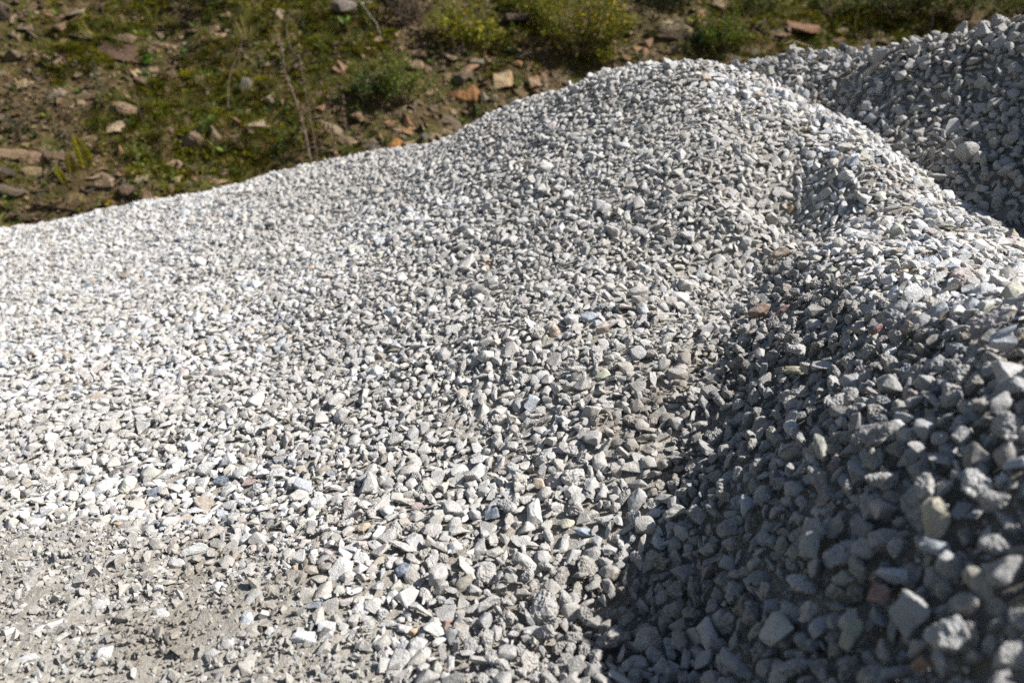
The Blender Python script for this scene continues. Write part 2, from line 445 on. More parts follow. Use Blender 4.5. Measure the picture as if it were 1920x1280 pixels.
def tints(pts, H, bright=1.0, damp=None, dusty=None, sat=1.0):
    n = len(pts); c = PAL[RNG.choice(len(PAL), n, p=PALW)].copy()
    c *= RNG.normal(1, .09, (n, 1)) * bright
    patch = fbm(pts[:, 0]*1.7, pts[:, 1]*1.7, 77, 3)       # dustier and cleaner patches
    if damp is not None:                           # front heap: dusty middle, cleaner far left, sunlight painted onto shoulder and hump
        pu, pv, pt = project(np.stack([pts[:, 0], pts[:, 1], bilin(H, pts[:, 0], pts[:, 1])], -1))
        clean_lit = np.maximum(sstep(1430, 1560, pu)*sstep(640, 560, pv), sstep(560, 120, pu)*sstep(900, 600, pv))
        clean_lit = np.maximum(clean_lit, .8*sstep(1050, 1250, pu)*sstep(260, 170, pv))
        patch = patch + .10 - .30*clean_lit; c *= (1+.10*clean_lit*(pu > 900))[:, None]  # shoulder and hump stones lightened: sunlight carried in their colour
    f = sstep(.40, .58, patch)[:, None]*.6
    c = c*(1-f) + f*np.array([.425, .405, .37])*RNG.normal(1, .06, (n, 1))
    if dusty is not None:
        d = (dusty(pts[:, 0], pts[:, 1])*(RNG.random(n) < .78)*RNG.uniform(.6, .97, n))[:, None]
        c = c*(1-d) + d*np.array([.34, .32, .28])*RNG.normal(1, .13, (n, 1))
    if damp is not None:
        d = damp(pts[:, 0], pts[:, 1])[:, None]*RNG.uniform(.5, 1, (n, 1))
        c = c*(1-d) + d*c*np.array([.50, .44, .36])
    return np.clip(c, .02, .66)

def heap_points(H, other, stages, region, compact=None, tmax=7.6, lift=.2):
    def zone(x, y, z, s):
        P = np.stack([x, y, z], -1); u, v, t = project(P)
        ok = (z > .03) & (z > bilin(other, x, y)-.03) & (z > bank_h(x, y)) & (t < tmax) & (t > .12) & (u > -1000) & (u < 3200) & (v < 2300)
        drift = sstep(.36, .64, fbm(x*1.5+3, y*1.5-7, 141, 3))
        ok &= RNG.random(len(x)) < np.where(s > .036, .25+.75*drift, 1.0)*np.where((s > .042) & (clump_shade_amount(x, y) > .4), .3, 1.0)
        if compact is not None:
            c = compact(x, y)
            ok &= RNG.random(len(x)) > c*(.90+.1*sstep(.03, .02, s))
        return ok
    return dart(stages, region, H, zone, lift=lift)

# ------------------------------------------------------------------ stones that stand out on the heaps
# (u, v, length px, breadth px, lean in degrees, colour, shape, label)
W_, BL, DB, CR, OC, TN, GN, PK, BR, GY = (.58,.575,.57), (.38,.42,.47), (.085,.12,.17), (.54,.47,.39), (.50,.34,.19), (.40,.335,.24), (.47,.48,.38), (.46,.34,.31), (.27,.185,.13), (.34,.335,.33)
MARKED = [
 (1039,625,30,24,80,(.56,.45,.34),0,'cream stone stained pale orange in the middle of the sunlit slope'),
 (1131,619,30,22,50,(.52,.42,.37),5,'pinkish white stone with an orange edge just right of the blue-grey block'),
 (1105,597,34,20,5,BL,1,'flat blue-grey block lying on the middle of the sunlit slope'),
 (1206,584,36,19,105,W_,3,'white leaf-shaped flake upright above the damp brown patch'),
 (1130,705,30,18,20,(.56,.56,.40),6,'pale yellow-green wedge below the orange-stained stones'),
 (998,759,36,26,60,(.50,.54,.57),2,'blue-white speckled wedge on the lower middle of the sunlit slope'),
 (1250,636,38,16,35,(.52,.50,.43),4,'pale finger-shaped sliver at the upper edge of the damp patch'),
 (916,494,20,9,140,(.50,.24,.09),8,'small rust-orange chip high on the sunlit slope'),
 (1197,550,38,20,0,(.50,.475,.43),7,'broad beige stone with a pointed end near the upper gully'),
 (734,586,24,20,30,(.40,.46,.53),10,'small light blue stone alone among beige ones on the broad slope'),
 (364,1032,54,20,28,(.43,.44,.43),8,'thin grey slab with a dark underside propped on the trodden gravel'),
 (221,983,16,13,0,OC,11,'bright orange pebble at the upper edge of the trodden gravel'),
 (415,904,30,19,15,DB,12,'dark blue stone above the thin propped slab'),
 (241,912,38,28,60,(.53,.525,.42),13,'flat pale yellow-green stone left of the long white blade'),
 (320,888,50,18,35,(.56,.555,.53),9,'long whitish blade leaning among the stones left of the dark blue one'),
 (472,903,36,17,10,PK,15,'dusky red stone right of the dark blue one'),
 (95,1175,60,14,33,(.52,.515,.50),14,'long pale splinter half sunk in the trodden gravel'),
 (305,1153,36,26,10,W_,16,'rounded white stone in the middle of the trodden gravel'),
 (197,1230,40,32,70,(.47,.47,.47),17,'upright whitish stone with a flat foot on the trodden gravel'),
 (407,1103,28,22,0,(.62,.615,.60),18,'small bright white cube-like stone on damp brown dust'),
 (461,1171,44,29,65,(.50,.52,.54),0,'streaked blue-white stone leaning at the right edge of the trodden gravel'),
 (54,1234,44,17,15,(.44,.44,.43),4,'flat grey lozenge lying alone on the trodden gravel'),
 (570,1204,48,36,20,W_,5,'large lumpy white stone low on the trodden edge, left of another white one'),
 (610,1188,44,36,70,(.61,.605,.60),6,'large white stone with a crack, right of the lumpy white one'),
 (757,1073,35,26,25,DB,1,'dark slate-blue stone on pale dust near the foot of the slope'),
 (923,966,32,22,10,(.12,.16,.21),2,'black and white speckled stone under the cream-orange one'),
 (1012,909,27,26,0,(.56,.43,.31),16,'round cream-orange stone on the lower slope'),
 (777,1190,21,17,20,OC,10,'yellow-orange chip in clumped grit at the foot of the slope'),
 (837,1183,24,16,80,(.30,.19,.14),11,'small red-brown pebble upright in clumped grit'),
 (873,1108,40,26,35,(.27,.25,.19),7,'dirty olive slab leaning over a dark hole in the clumped grit'),
 (783,952,24,16,10,(.43,.33,.31),12,'small pink-grey stone wedged between white ones'),
 (683,990,28,18,10,(.46,.37,.26),13,'tan-orange stone left of the slate-blue one'),
 (1097,998,46,17,-12,(.36,.41,.48),9,'long blue-grey stone at the edge of the gully shade'),
 (1060,983,38,22,-20,(.50,.48,.36),18,'yellowish crusted stone left of the long blue-grey one'),
 (1432,600,46,24,15,(.30,.20,.14),1,'flat rust-brown slab at the head of the shaded gully'),
 (1476,597,34,12,30,(.36,.21,.18),4,'thin reddish flake right of the rust-brown slab'),
 (1507,711,44,17,-15,(.40,.36,.24),3,'thin ochre-grey slab poking out of the shaded slope'),
 (1658,636,28,14,30,(.28,.13,.12),10,'small dark red stone in the shaded slope'),
 (1894,676,50,26,5,(.56,.57,.60),5,'white block on the ridge, lower of two'),
 (1894,655,52,18,10,(.44,.48,.54),7,'blue-white slab on the ridge, upper of two'),
 (1897,558,54,38,40,(.53,.51,.40),13,'large pale yellow slab lying on the sunlit ridge'),
 (1859,624,78,40,15,(.36,.33,.33),24,'very large dust-caked lump under the pale yellow slab'),
 (1606,512,27,25,30,(.42,.35,.26),16,'tan stone standing in the shade under the ridge'),
 (1669,841,72,48,10,(.29,.275,.27),22,'large dark lumpy stone in the middle of the shaded slope'),
 (1483,393,20,14,70,(.50,.36,.17),11,'bright ochre stone just above the head of the gully'),
 (1460,484,44,19,25,(.33,.25,.18),8,'brown slab lying in the upper gully'),
 (1785,999,84,56,75,(.46,.42,.31),0,'tall tan wedge standing in the shaded slope'),
 (1704,1102,60,29,-5,(.48,.51,.55),5,'pale blue-grey brick-shaped stone in the shaded slope'),
 (1744,1179,76,66,40,(.36,.36,.35),2,'big faceted grey stone low in the shaded slope'),
 (1485,1203,68,54,25,(.47,.46,.42),6,'light speckled stone at the bottom of the shaded slope'),
 (1867,1122,68,44,120,(.38,.34,.27),0,'tan wedge pointing up at the far right of the shaded slope'),
 (1684,1141,46,38,10,(.29,.17,.14),12,'red-brown stone under the brick-shaped one'),
 (1547,1038,58,46,100,(.33,.35,.33),16,'smooth greenish grey rounded stone in the shade'),
 (1627,1212,66,34,65,(.37,.36,.25),3,'olive leaf-shaped stone standing on edge in the shade'),
 (1815,1222,78,70,30,(.45,.45,.43),20,'big rounded pale stone at the bottom of the shaded slope'),
 (1759,1271,42,30,20,(.28,.15,.08),11,'rust-brown stone at the very bottom of the shaded slope'),
 (1275,970,44,20,22,(.50,.49,.43),8,'pale blade on the shaded side of the gully'),
 (1766,938,54,42,80,(.47,.45,.42),21,'whitish stone perched on top of the tall tan wedge'),
 (1249,1066,38,26,10,(.22,.17,.11),22,'damp brown clod at the edge of sun and shade'),
 (1789,1050,58,32,-28,(.38,.41,.43),3,'grey lens-shaped stone leaning against the foot of the tall tan wedge'),
 (1630,137,32,15,20,(.52,.53,.42),13,'pale greenish slab near the crest of the rear heap'),
 (1863,256,24,22,0,(.38,.31,.22),16,'tan rounded stone among dark ones on the rear heap'),
]
def place_marked(u, v, L, B, lean, col, shape, label):
    p, t = hit(u, v, heap_fn, .5, 8, 2400)
    H = HR if bilin(HR, p[0], p[1]) > bilin(HF, p[0], p[1]) else HF
    n = Vector(normal_of(H, p[0], p[1])[0] if normal_of(H, p[0], p[1]).ndim > 1 else normal_of(H, p[0], p[1]))
    view = (Vector((0, 0, CAM_Z))-Vector(p)).normalized()
    a = R(lean); up = Vector((0, SP, CP)); ax = Vector((math.cos(a), 0, 0)) + up*math.sin(a)
    nn = (n*.5+view).normalized(); ax = (ax - nn*ax.dot(nn)).normalized(); ay = nn.cross(ax)
    me = STONES[shape]; D = np.array([v_.co for v_ in me.vertices]); ext = np.abs(D).max(0)
    l, b = L*t/FPX/2, B*t/FPX/2
    sc = (l/ext[0], b/ext[1], .8*b/max(ext[2], .3))
    M = Matrix((ax, ay, nn)).transposed().to_4x4()
    o = mesh_obj('stone', me); o.matrix_world = Matrix.Translation(Vector(p)+n*(b*.30+.024*float(clump_shade_amount(np.array([p[0]]), np.array([p[1]]))[0]))) @ M @ Matrix.Diagonal((*sc, 1))
    o['tint'] = [float(c) for c in col]
    return tag(o, label, 'stone', 'stones that stand out on the gravel heaps'), np.array(o.location), max(l, b)
marked = [place_marked(*m) for m in MARKED]
MK = np.array([[*p, r] for _, p, r in marked])

# ------------------------------------------------------------------ the two heaps
def build_heap(label, H, other, region, stages, loc, compact, bright, damp, clump_shade, n_grit, sunk):
    root = empty('gravel_heap', loc); tag(root, label, 'gravel heap', 'heaps of crushed stone')
    off = np.array(loc)
    xs = gx[(gx >= region[0]-.3) & (gx <= region[1]+.3)]; ys = gy[(gy >= region[2]-.6) & (gy <= region[3]+.6)]
    ix0, iy0 = int(round((xs[0]-GX0)/GS)), int(round((ys[0]-GY0)/GS))
    Xs, Ys = np.meshgrid(xs, ys)
    Hs = H[iy0:iy0+len(ys), ix0:ix0+len(xs)]; Os = other[iy0:iy0+len(ys), ix0:ix0+len(xs)]
    keep = (Hs > -.05) & (Hs > Os-.12)
    cm = compact(Xs, Ys) if compact else np.zeros_like(Xs)
    ck = clump_shade(Xs, Ys) if compact else 0
    Z = Hs - ((.007+.016*ck) if compact else .015)*(1-cm) - .002*cm
    if compact:
        fx_, fy_ = np.arange(-1.75, 1.31, .0085), np.arange(.42, 2.4, .0085)
        FX, FY = np.meshgrid(fx_, fy_); fc = compact(FX, FY); fk = clump_shade(FX, FY)
        lump = (fbm(FX*22, FY*22, 120, 3)-.5)*.022 + np.abs(fbm(FX*55, FY*55, 125, 2)-.5)*.016
        FZ = bilin(H, FX, FY) - (.009+.018*fk)*(1-fc) - .003*fc + lump*(.35+.55*np.maximum(fc, .6*fk))
        mesh_obj('dust_bed', grid_mesh('dust_bed', fx_-off[0], fy_-off[1], FZ-off[2], M_DUST), root)
        keep &= ~((Xs > -1.72) & (Xs < 1.28) & (Ys > .45) & (Ys < 2.37))
    core = mesh_obj('dust_bed', grid_mesh('dust_bed', xs-off[0], ys-off[1], Z-off[2], M_DUST, keep), root)
    pts4 = heap_points(H, other, stages, region, compact)
    pts, s = pts4[:, :3].copy(), pts4[:, 3]
    d = np.min(np.linalg.norm(pts[:, None, :] - MK[None, :, :3], axis=2) - .75*MK[None, :, 3], axis=1) if len(pts) < 4000 else None
    if d is None:
        far = np.ones(len(pts), bool)
        for q in MK: far &= np.linalg.norm(pts-q[:3], axis=1) > q[3]*.7+s*.28
    else: far = d > s*.28
    pts, s = pts[far], s[far]
    c = compact(pts[:, 0], pts[:, 1]) if compact else np.zeros(len(pts))
    nor = normal_of(H, pts[:, 0], pts[:, 1])
    pts -= nor*(c*s*(.02+.16*RNG.random(len(pts))))[:, None]
    n = len(pts); cl = clump_shade(pts[:, 0], pts[:, 1]); rot = orient(pts, H, .40, cl*1.2-c*.7 if compact else cl*0+1.5)
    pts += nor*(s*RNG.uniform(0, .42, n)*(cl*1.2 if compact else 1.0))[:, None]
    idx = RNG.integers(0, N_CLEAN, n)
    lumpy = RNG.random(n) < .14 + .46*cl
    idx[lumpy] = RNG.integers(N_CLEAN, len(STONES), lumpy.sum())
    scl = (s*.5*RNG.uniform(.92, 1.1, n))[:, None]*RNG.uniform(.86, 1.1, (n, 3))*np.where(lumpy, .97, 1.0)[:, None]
    tin = tints(pts, H, bright, damp, compact)*(1-.36*cl*(RNG.random(n) < .9))[:, None]  # duller dusty flank stones, with the flank's shade also painted into the tint
    # the stones that show largest are parts; the rest is one mass
    u, v, t = project(pts)
    top = (pts[:, 2]-bilin(H, pts[:, 0], pts[:, 1]))/s
    px = s/t*FPX*(1+.45*top)
    inside = (u > 8) & (u < 1912) & (v > 8) & (v < 1272)
    px = np.where(inside & (bilin(other, pts[:, 0], pts[:, 1]) < pts[:, 2]), px, 0)
    big = np.argsort(-px)[:300]; rest = np.ones(n, bool); rest[big] = False
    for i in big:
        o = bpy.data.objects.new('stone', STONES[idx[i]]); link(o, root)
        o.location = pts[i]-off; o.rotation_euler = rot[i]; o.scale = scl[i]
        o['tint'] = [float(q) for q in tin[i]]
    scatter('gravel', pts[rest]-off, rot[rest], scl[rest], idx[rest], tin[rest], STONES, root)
    # grit: crumbs of the crusher between and on the stones
    gxs = []; tries = n_grit*5
    x = RNG.uniform(region[0], region[1], tries); y = RNG.uniform(region[2], region[3], tries)
    z = bilin(H, x, y); P = np.stack([x, y, z], -1); u, v, t = project(P)
    cc = compact(x, y) if compact else np.zeros(tries); kk = clump_shade(x, y)
    prob = np.clip((2.2/np.maximum(t, .5))**2, 0, 1)*(.35+2.2*cc+.6*kk)
    ok = (RNG.random(tries) < prob) & (u > -500) & (u < 2500) & (v > 0) & (v < 1700) & (z > bilin(other, x, y))
    x, y, z, t, cc = x[ok][:n_grit], y[ok][:n_grit], z[ok][:n_grit], t[ok][:n_grit], cc[ok][:n_grit]
    m = len(x); gs_ = RNG.lognormal(math.log(.0030), .52, m)*(1+.35*cc)
    z = z - .013*(1-cc) + RNG.uniform(-.003, .016, m)*(1-cc) + gs_*.45
    gp = np.stack([x, y, z], -1)
    gt = tints(gp, H, bright*.93, damp, compact)
    scatter('grit', gp-off, RNG.uniform(0, 6.28, (m, 3)), gs_[:, None]*RNG.uniform(.7, 1.3, (m, 3)), RNG.integers(0, len(GRIT), m), gt, GRIT, root)
    print('heap', n, 'stones', m, 'grit; smallest of the 300:', px[big[-1]])
    return root

A_F = (-5.6, 2.6, .15, 7.2); a = (A_F[1]-A_F[0])*(A_F[3]-A_F[2])
stages_f = [(.060, .074, int(a*8)), (.052, .066, int(a*45)), (.042, .052, int(a*420)), (.033, .042, int(a*1700)), (.024, .033, int(a*4600)), (.014, .024, int(a*4800))]
build_heap('large pale grey heap of crushed stone with a rounded hump and a sunlit ridge', HF, HR, A_F, stages_f, (-1.0, 3.0, 0.0), compact_amount, 1.04, damp_amount, clump_shade_amount, 150000, True)
A_R = (.2, 4.0, 1.6, 5.0); a = (A_R[1]-A_R[0])*(A_R[3]-A_R[2])
stages_r = [(.058, .076, int(a*40)), (.044, .058, int(a*900)), (.030, .044, int(a*4500)), (.018, .030, int(a*7000))]
build_heap('darker grey heap of coarse crushed stone rising behind the sunlit ridge', HR, HF, A_R, stages_r, (2.0, 3.2, 0.0), None, .72, None, lambda x, y: x*0+.12, 14000, True)

# ------------------------------------------------------------------ the bank: rocks
def rock_material(name, c0, c1, c2, moss=0.0, streak=None):
    k = NB(name); tc = k.new('ShaderNodeTexCoord'); oi = k.new('ShaderNodeObjectInfo')
    co = k.vmath('ADD', tc.outputs['Object'], k.vmath('SCALE', (17.1, 31.7, 23.9), oi.outputs['Random']))
    tint = k.new('ShaderNodeAttribute', attribute_type='INSTANCER', attribute_name='tint')
    st = k.vmath('MULTIPLY', co, (1, 1, 5))
    a = k.noise(st, 1.6, 5, .65); b = k.noise(co, 9, 4, .7); e = k.noise(co, 2.2, 3, .6)
    col = k.ramp(a, [(.32, c0), (.5, c1), (.68, c2)])
    col = k.mix(1.0, col, tint.outputs['Color'], 'MULTIPLY')
    col = k.mix(k.rng(b, .52, .66, 0, .5), col, k.mix(1.0, col, (.4, .38, .36, 1), 'MULTIPLY'))
    if streak: col = k.mix(k.rng(e, .5, .6, 0, .85), col, (*streak, 1))
    if moss: col = k.mix(k.rng(e, .53, .62, 0, moss), col, (.055, .065, .014, 1))
    h = k.math('ADD', k.math('MULTIPLY', a, .6), k.math('MULTIPLY', b, .4))
    return k.done(col, k.bump(h, .8, .12))
M_ROCK = rock_material('weathered_slate', (.75, .75, .75), (1, 1, 1), (1.25, 1.22, 1.2), .4)
M_CLEANROCK = rock_material('broken_rock', (.8, .8, .8), (1, 1, 1), (1.2, 1.18, 1.15))
M_RUSTROCK = rock_material('rust_streaked_rock', (.8, .8, .8), (1, 1, 1), (1.2, 1.15, 1.1), 0, (.30, .14, .05))

ROCKS = []                                         # slabs, blocks, rounded boulders, slivers
for k, (dims, np_) in enumerate([((1,.62,.20),10),((1,.7,.26),9),((1,.8,.55),10),((1,.75,.65),20),((1,.36,.2),9),((1,.5,.16),9),((1,.7,.4),8),((1,.85,.3),10)]):
    ROCKS.append(stone_mesh('rock_shape', 700+k, dims, M_ROCK, np_, .045, 0, .02, 2))
def with_mat(me, mat):
    c = me.copy(); c.materials.clear(); c.materials.append(mat); return c
ROCKS_C = [with_mat(m, M_CLEANROCK) for m in ROCKS]; ROCKS_R = [with_mat(m, M_RUSTROCK) for m in ROCKS]
SHAPESETS = {'m': ROCKS, 'c': ROCKS_C, 'r': ROCKS_R}

def bank_n(x, y, e=.12):
    return Vector((-(float(bank_h(x+e, y))-float(bank_h(x-e, y)))/(2*e), -(float(bank_h(x, y+e))-float(bank_h(x, y-e)))/(2*e), 1)).normalized()
def ground_all(x, y):
    return np.maximum(bank_h(x, y), heap_fn(x, y))
# (u, v, width px, height px, lean, colour, set, shape, label)
BANK_ROCKS = [
 (225,98,84,34,-8,(.105,.075,.062),'c',6,'dark brown block with a black hollow above it on the mossy bank'),
 (222,66,66,18,4,(.20,.17,.12),'m',0,'mossy brown slab roofing the black hollow on the bank'),
 (268,68,36,14,3,(.33,.30,.25),'m',0,'pale flat slab right of the mossy roof slab over the hollow'),
 (459,152,38,33,10,(.22,.22,.21),'m',3,'round grey boulder with pale top beside the curved dry twig'),
 (363,252,50,42,0,(.24,.20,.165),'c',3,'broad grey-brown boulder, larger of two touching ones above the white crest'),
 (400,250,34,38,60,(.27,.23,.18),'c',2,'rounded tan boulder touching the broad grey-brown one'),
 (474,231,48,15,28,(.42,.38,.32),'c',4,'long pale splinter of rock leaning up beside the tan square stone'),
 (462,211,22,22,20,(.30,.22,.15),'c',2,'square tan stone above the long pale splinter'),
 (443,228,24,14,50,(.27,.20,.15),'c',0,'narrow brown stone between the boulders and the long pale splinter'),
 (440,255,30,20,0,(.20,.17,.14),'m',2,'dull brown stone right of the two touching boulders'),
 (506,182,30,26,10,(.46,.41,.33),'c',2,'cream-white stone on green moss left of the tall dry stalk'),
 (221,236,38,22,10,(.44,.38,.31),'c',6,'whitish chipped stone above a bright green moss cushion'),
 (642,6,56,26,0,(.23,.22,.23),'c',1,'blue-grey slab at the top of the bank with moss below'),
 (524,26,15,28,80,(.36,.33,.28),'c',4,'small upright pale stone under the blue-grey top slab'),
 (3,24,36,40,70,(.06,.052,.048),'c',2,'nearly black rock at the left end of the bank'),
 (112,48,36,22,20,(.25,.19,.14),'m',2,'brown angular rock high on the left of the bank'),
 (92,113,30,12,45,(.46,.38,.32),'c',4,'pale pinkish sliver, one of a leaning pair of slivers'),
 (112,110,28,13,50,(.25,.205,.18),'c',4,'grey-brown sliver leaning beside the pale pinkish one'),
 (45,157,26,22,30,(.42,.35,.26),'c',6,'cream angular stone on bare brown soil'),
 (106,172,38,13,0,(.33,.30,.28),'c',0,'flat grey slab lying level on brown soil'),
 (228,198,58,24,5,(.27,.21,.17),'m',1,'wide flat brown rock above the whitish chipped stone'),
 (152,62,48,15,5,(.22,.185,.15),'m',0,'flat brown slab left of the black hollow'),
 (150,22,26,22,40,(.34,.29,.22),'c',2,'pale tan stone near the top of the left bank'),
 (415,68,30,18,10,(.38,.29,.23),'c',6,'pinkish tan stone on dark moss high on the bank'),
 (420,25,28,12,10,(.36,.29,.23),'c',0,'small pale orange-brown slab near the bank top'),
 (345,83,18,14,20,(.40,.37,.33),'c',2,'small whitish cobble on the dark moss'),
 (25,283,70,30,-12,(.29,.235,.175),'c',7,'tan slab at the upper left of the slate pile'),
 (58,292,62,30,-25,(.28,.215,.17),'c',1,'reddish brown slab tilted in the slate pile'),
 (120,288,74,34,-8,(.185,.14,.12),'c',7,'large dark brown slab behind the yellow fern'),
 (160,257,56,14,3,(.33,.27,.2),'m',0,'long pale slab just above the yellow fern'),
 (80,275,36,12,5,(.34,.28,.21),'c',0,'small tan slab on top of the slate pile'),
 (55,318,50,20,10,(.30,.25,.17),'m',1,'yellowish brown slab in the middle of the slate pile'),
 (8,318,44,30,-38,(.09,.08,.075),'c',5,'dark slab edge sloping down at the left of the slate pile'),
 (75,348,90,20,8,(.20,.16,.11),'m',0,'long layered grey-brown slab low in the slate pile'),
 (20,352,60,20,-5,(.17,.15,.13),'m',5,'thin dark slab under the sloping dark edge'),
 (125,372,92,30,10,(.20,.155,.105),'m',0,'largest slab of the slate pile, rough and layered, just above the gravel'),
 (45,400,60,20,0,(.13,.105,.075),'m',5,'dark mossy slab low at the left, nearly touching the gravel'),
 (180,330,40,10,34,(.35,.30,.23),'c',4,'pale sliver leaning up right of the yellow fern'),
 (190,338,60,22,10,(.26,.21,.17),'c',0,'brown slab under the leaning pale sliver'),
 (235,350,40,24,-10,(.19,.15,.13),'c',1,'dark brown slab among leafy stems above the crest'),
 (330,335,28,24,40,(.40,.34,.25),'c',2,'cream curled stone above the white crest'),
 (322,304,40,18,15,(.37,.29,.21),'c',0,'tan chipped slab among yellow-leaved stems'),
 (275,365,22,18,-40,(.27,.2,.16),'c',6,'small reddish stone half behind the white crest'),
 (225,280,18,22,60,(.46,.33,.22),'c',2,'pale orange stone among chips right of the fern'),
 (866,172,74,46,-14,(.22,.125,.08),'r',0,'big rust-red slab with orange streaks at the foot of the bank'),
 (905,179,22,24,60,(.47,.44,.41),'c',2,'white lumpy stone against the right end of the rust-red slab'),
 (948,148,50,28,12,(.43,.385,.30),'r',6,'cream rock with rust stains right of the rust-red slab'),
 (1004,152,30,24,25,(.36,.33,.29),'r',6,'grey and rust stone close to the crest of the hump'),
 (925,180,20,16,10,(.33,.30,.24),'c',3,'round tan cobble right of the white lumpy stone'),
 (740,270,32,40,65,(.46,.27,.11),'c',1,'bright ochre slab standing upright at the crest of the heap'),
 (763,268,32,26,-20,(.43,.35,.25),'c',2,'cream-tan stone leaning on the upright ochre slab'),
 (728,226,30,14,20,(.44,.28,.20),'c',0,'salmon pink slab above the upright ochre slab'),
 (760,224,30,26,50,(.34,.225,.13),'r',2,'rust-brown block right of the salmon pink slab'),
 (762,243,26,16,-20,(.38,.26,.17),'c',6,'orange-brown stone just above the cream-tan one'),
 (796,254,26,16,0,(.22,.225,.22),'c',1,'blue-grey cobble near the crest beside the ochre stones'),
 (716,262,10,12,30,(.38,.31,.24),'c',3,'small tan pebble left of the upright ochre slab'),
 (632,295,18,15,30,(.44,.25,.12),'c',2,'small orange stone at the crest below the dry stalks'),
 (640,126,30,26,45,(.35,.25,.19),'c',6,'pinkish brown stone on green moss right of the tall dry stalk'),
 (600,200,24,14,20,(.38,.26,.20),'c',2,'pink-tan stone beside the tall dry stalk'),
 (776,118,38,18,10,(.34,.255,.205),'c',0,'pink-brown slab above the dark leafy bush edge'),
 (778,96,40,14,5,(.31,.23,.19),'c',0,'thin brown slab higher up under the yellow-green bush'),
 (860,90,26,22,20,(.20,.17,.165),'c',3,'purple-grey cobble under the yellow-green bush'),
 (950,92,32,10,-15,(.38,.36,.34),'c',4,'pale grey flake on bare soil under the large bush'),
 (968,116,24,11,-15,(.48,.31,.17),'c',0,'orange and cream slab on the stony slope above the hump'),
 (1035,132,44,16,20,(.23,.175,.13),'c',0,'brown slab leaning right of the orange and cream one'),
 (1060,135,22,14,0,(.43,.31,.23),'c',2,'pinkish stone left of the crest of the hump'),
 (1105,134,32,10,5,(.36,.29,.21),'c',0,'thin tan slab just left of the crest of the hump'),
 (970,26,60,26,8,(.12,.095,.085),'c',7,'dark slab half hidden under the large bush'),
 (1256,52,90,26,-4,(.185,.16,.125),'m',0,'broad ledge slab with a pale edge behind the hump'),
 (1262,66,60,12,-3,(.115,.095,.075),'m',5,'dark under-slab below the broad ledge slab'),
 (1249,40,40,10,0,(.46,.43,.35),'c',0,'whitish plate lying on top of the broad ledge slab'),
 (1211,78,30,24,-15,(.35,.26,.19),'c',2,'tan block under the left end of the broad ledge slab'),
 (1255,92,40,14,15,(.29,.225,.17),'c',0,'brown slab in the rubble behind the top of the hump'),
 (1315,25,18,28,75,(.38,.24,.18),'c',6,'salmon pointed stone upright beside a green bush'),
 (1500,46,80,28,-14,(.27,.18,.14),'c',7,'large pinkish brown slab sloping right on the bank behind the rear heap'),
 (1475,52,24,14,-20,(.31,.29,.26),'c',2,'grey stone at the lower left end of the pinkish brown slab'),
 (1565,72,46,14,0,(.26,.19,.15),'c',0,'brown slab low behind the rear heap crest'),
 (1640,62,36,16,-20,(.26,.23,.19),'c',0,'grey-brown slab close above the rear heap'),
 (1624,77,14,12,-50,(.42,.41,.39),'c',2,'small whitish stone just above the rear heap crest'),
 (1372,106,40,12,-16,(.19,.18,.165),'c',0,'dark grey plate lying where the two heaps meet'),
 (1575,55,34,14,0,(.36,.32,.26),'m',0,'pale mossy slab above the brown one behind the rear heap'),
 (1555,16,26,9,0,(.33,.25,.19),'c',0,'thin pale brown plate near the top of the bank'),
]
BR = []
for (u, v, w, h, lean, col, st, shp, label) in BANK_ROCKS:
    p, t = hit(u, v+h*.25, bank_h, 4, 14, 2200)
    me = SHAPESETS[st][shp]; ext = np.abs(np.array([q.co for q in me.vertices])).max(0)
    n = bank_n(p[0], p[1]); view = (Vector((0, 0, CAM_Z))-Vector(p)).normalized()
    a = R(lean); ax = Vector((math.cos(a), 0, 0)) + Vector((0, SP, CP))*math.sin(a)
    nn = (n*.7+Vector((0, 0, 1))*.5).normalized(); ax = (ax-nn*ax.dot(nn)).normalized() if abs(lean) < 45 else ax.normalized()
    if abs(lean) >= 45: nn = (view*.6+n*.6); nn = (nn-ax*nn.dot(ax)).normalized()
    ay = nn.cross(ax)
    l = w*t/FPX/2 if abs(lean) < 45 else h*t/FPX/2; b = h*t/FPX/2 if abs(lean) < 45 else w*t/FPX/2
    dep = min(l*.8, b*1.5)
    sc = (l/ext[0], dep/ext[1], b*.85/ext[2]) if abs(lean) < 45 else (l/ext[0], b/ext[1], b*.7/ext[2])
    o = mesh_obj('rock', me)
    o.matrix_world = Matrix.Translation(Vector(p)+n*b*.15) @ Matrix((ax, ay, nn)).transposed().to_4x4() @ Matrix.Diagonal((*sc, 1))
    o['tint'] = [float(c)*q for c, q in zip(col, (.80, .69, .54))]
    tag(o, label, 'rock', 'rocks lying on the bank'); BR.append((p[0], p[1], l))
BR = np.array(BR)

ROCKPAL = np.array([(.33,.265,.20),(.26,.20,.15),(.22,.185,.155),(.40,.33,.25),(.30,.205,.15),(.20,.19,.18),(.44,.40,.34),(.40,.26,.15)])
ROCKPAL *= np.array([.80, .71, .56])
ROCKW = np.array([.26,.24,.2,.11,.08,.05,.05,.01])
def bank_px(x, y):
    return project(np.stack([x, y, bank_h(x, y)], -1))
def moss_amount(x, y):
    u, v, t = bank_px(x, y)
    f = fbm(x*1.1+4, y*1.1, 81, 4)
    m = sstep(.395, .535, f + .10*sstep(150, 400, u)*sstep(760, 520, u) - .07*sstep(220, 0, u))
    scree = sstep(560, 760, u)*sstep(60, 150, v)                       # bare scree towards the hump
    slate = sstep(330, 120, u)*sstep(230, 290, v)
    return m*(1-.9*scree)*(1-.75*slate)
def scree_amount(u, v):
    return sstep(580, 740, u)*sstep(1330, 1200, u)*sstep(70, 120, v)
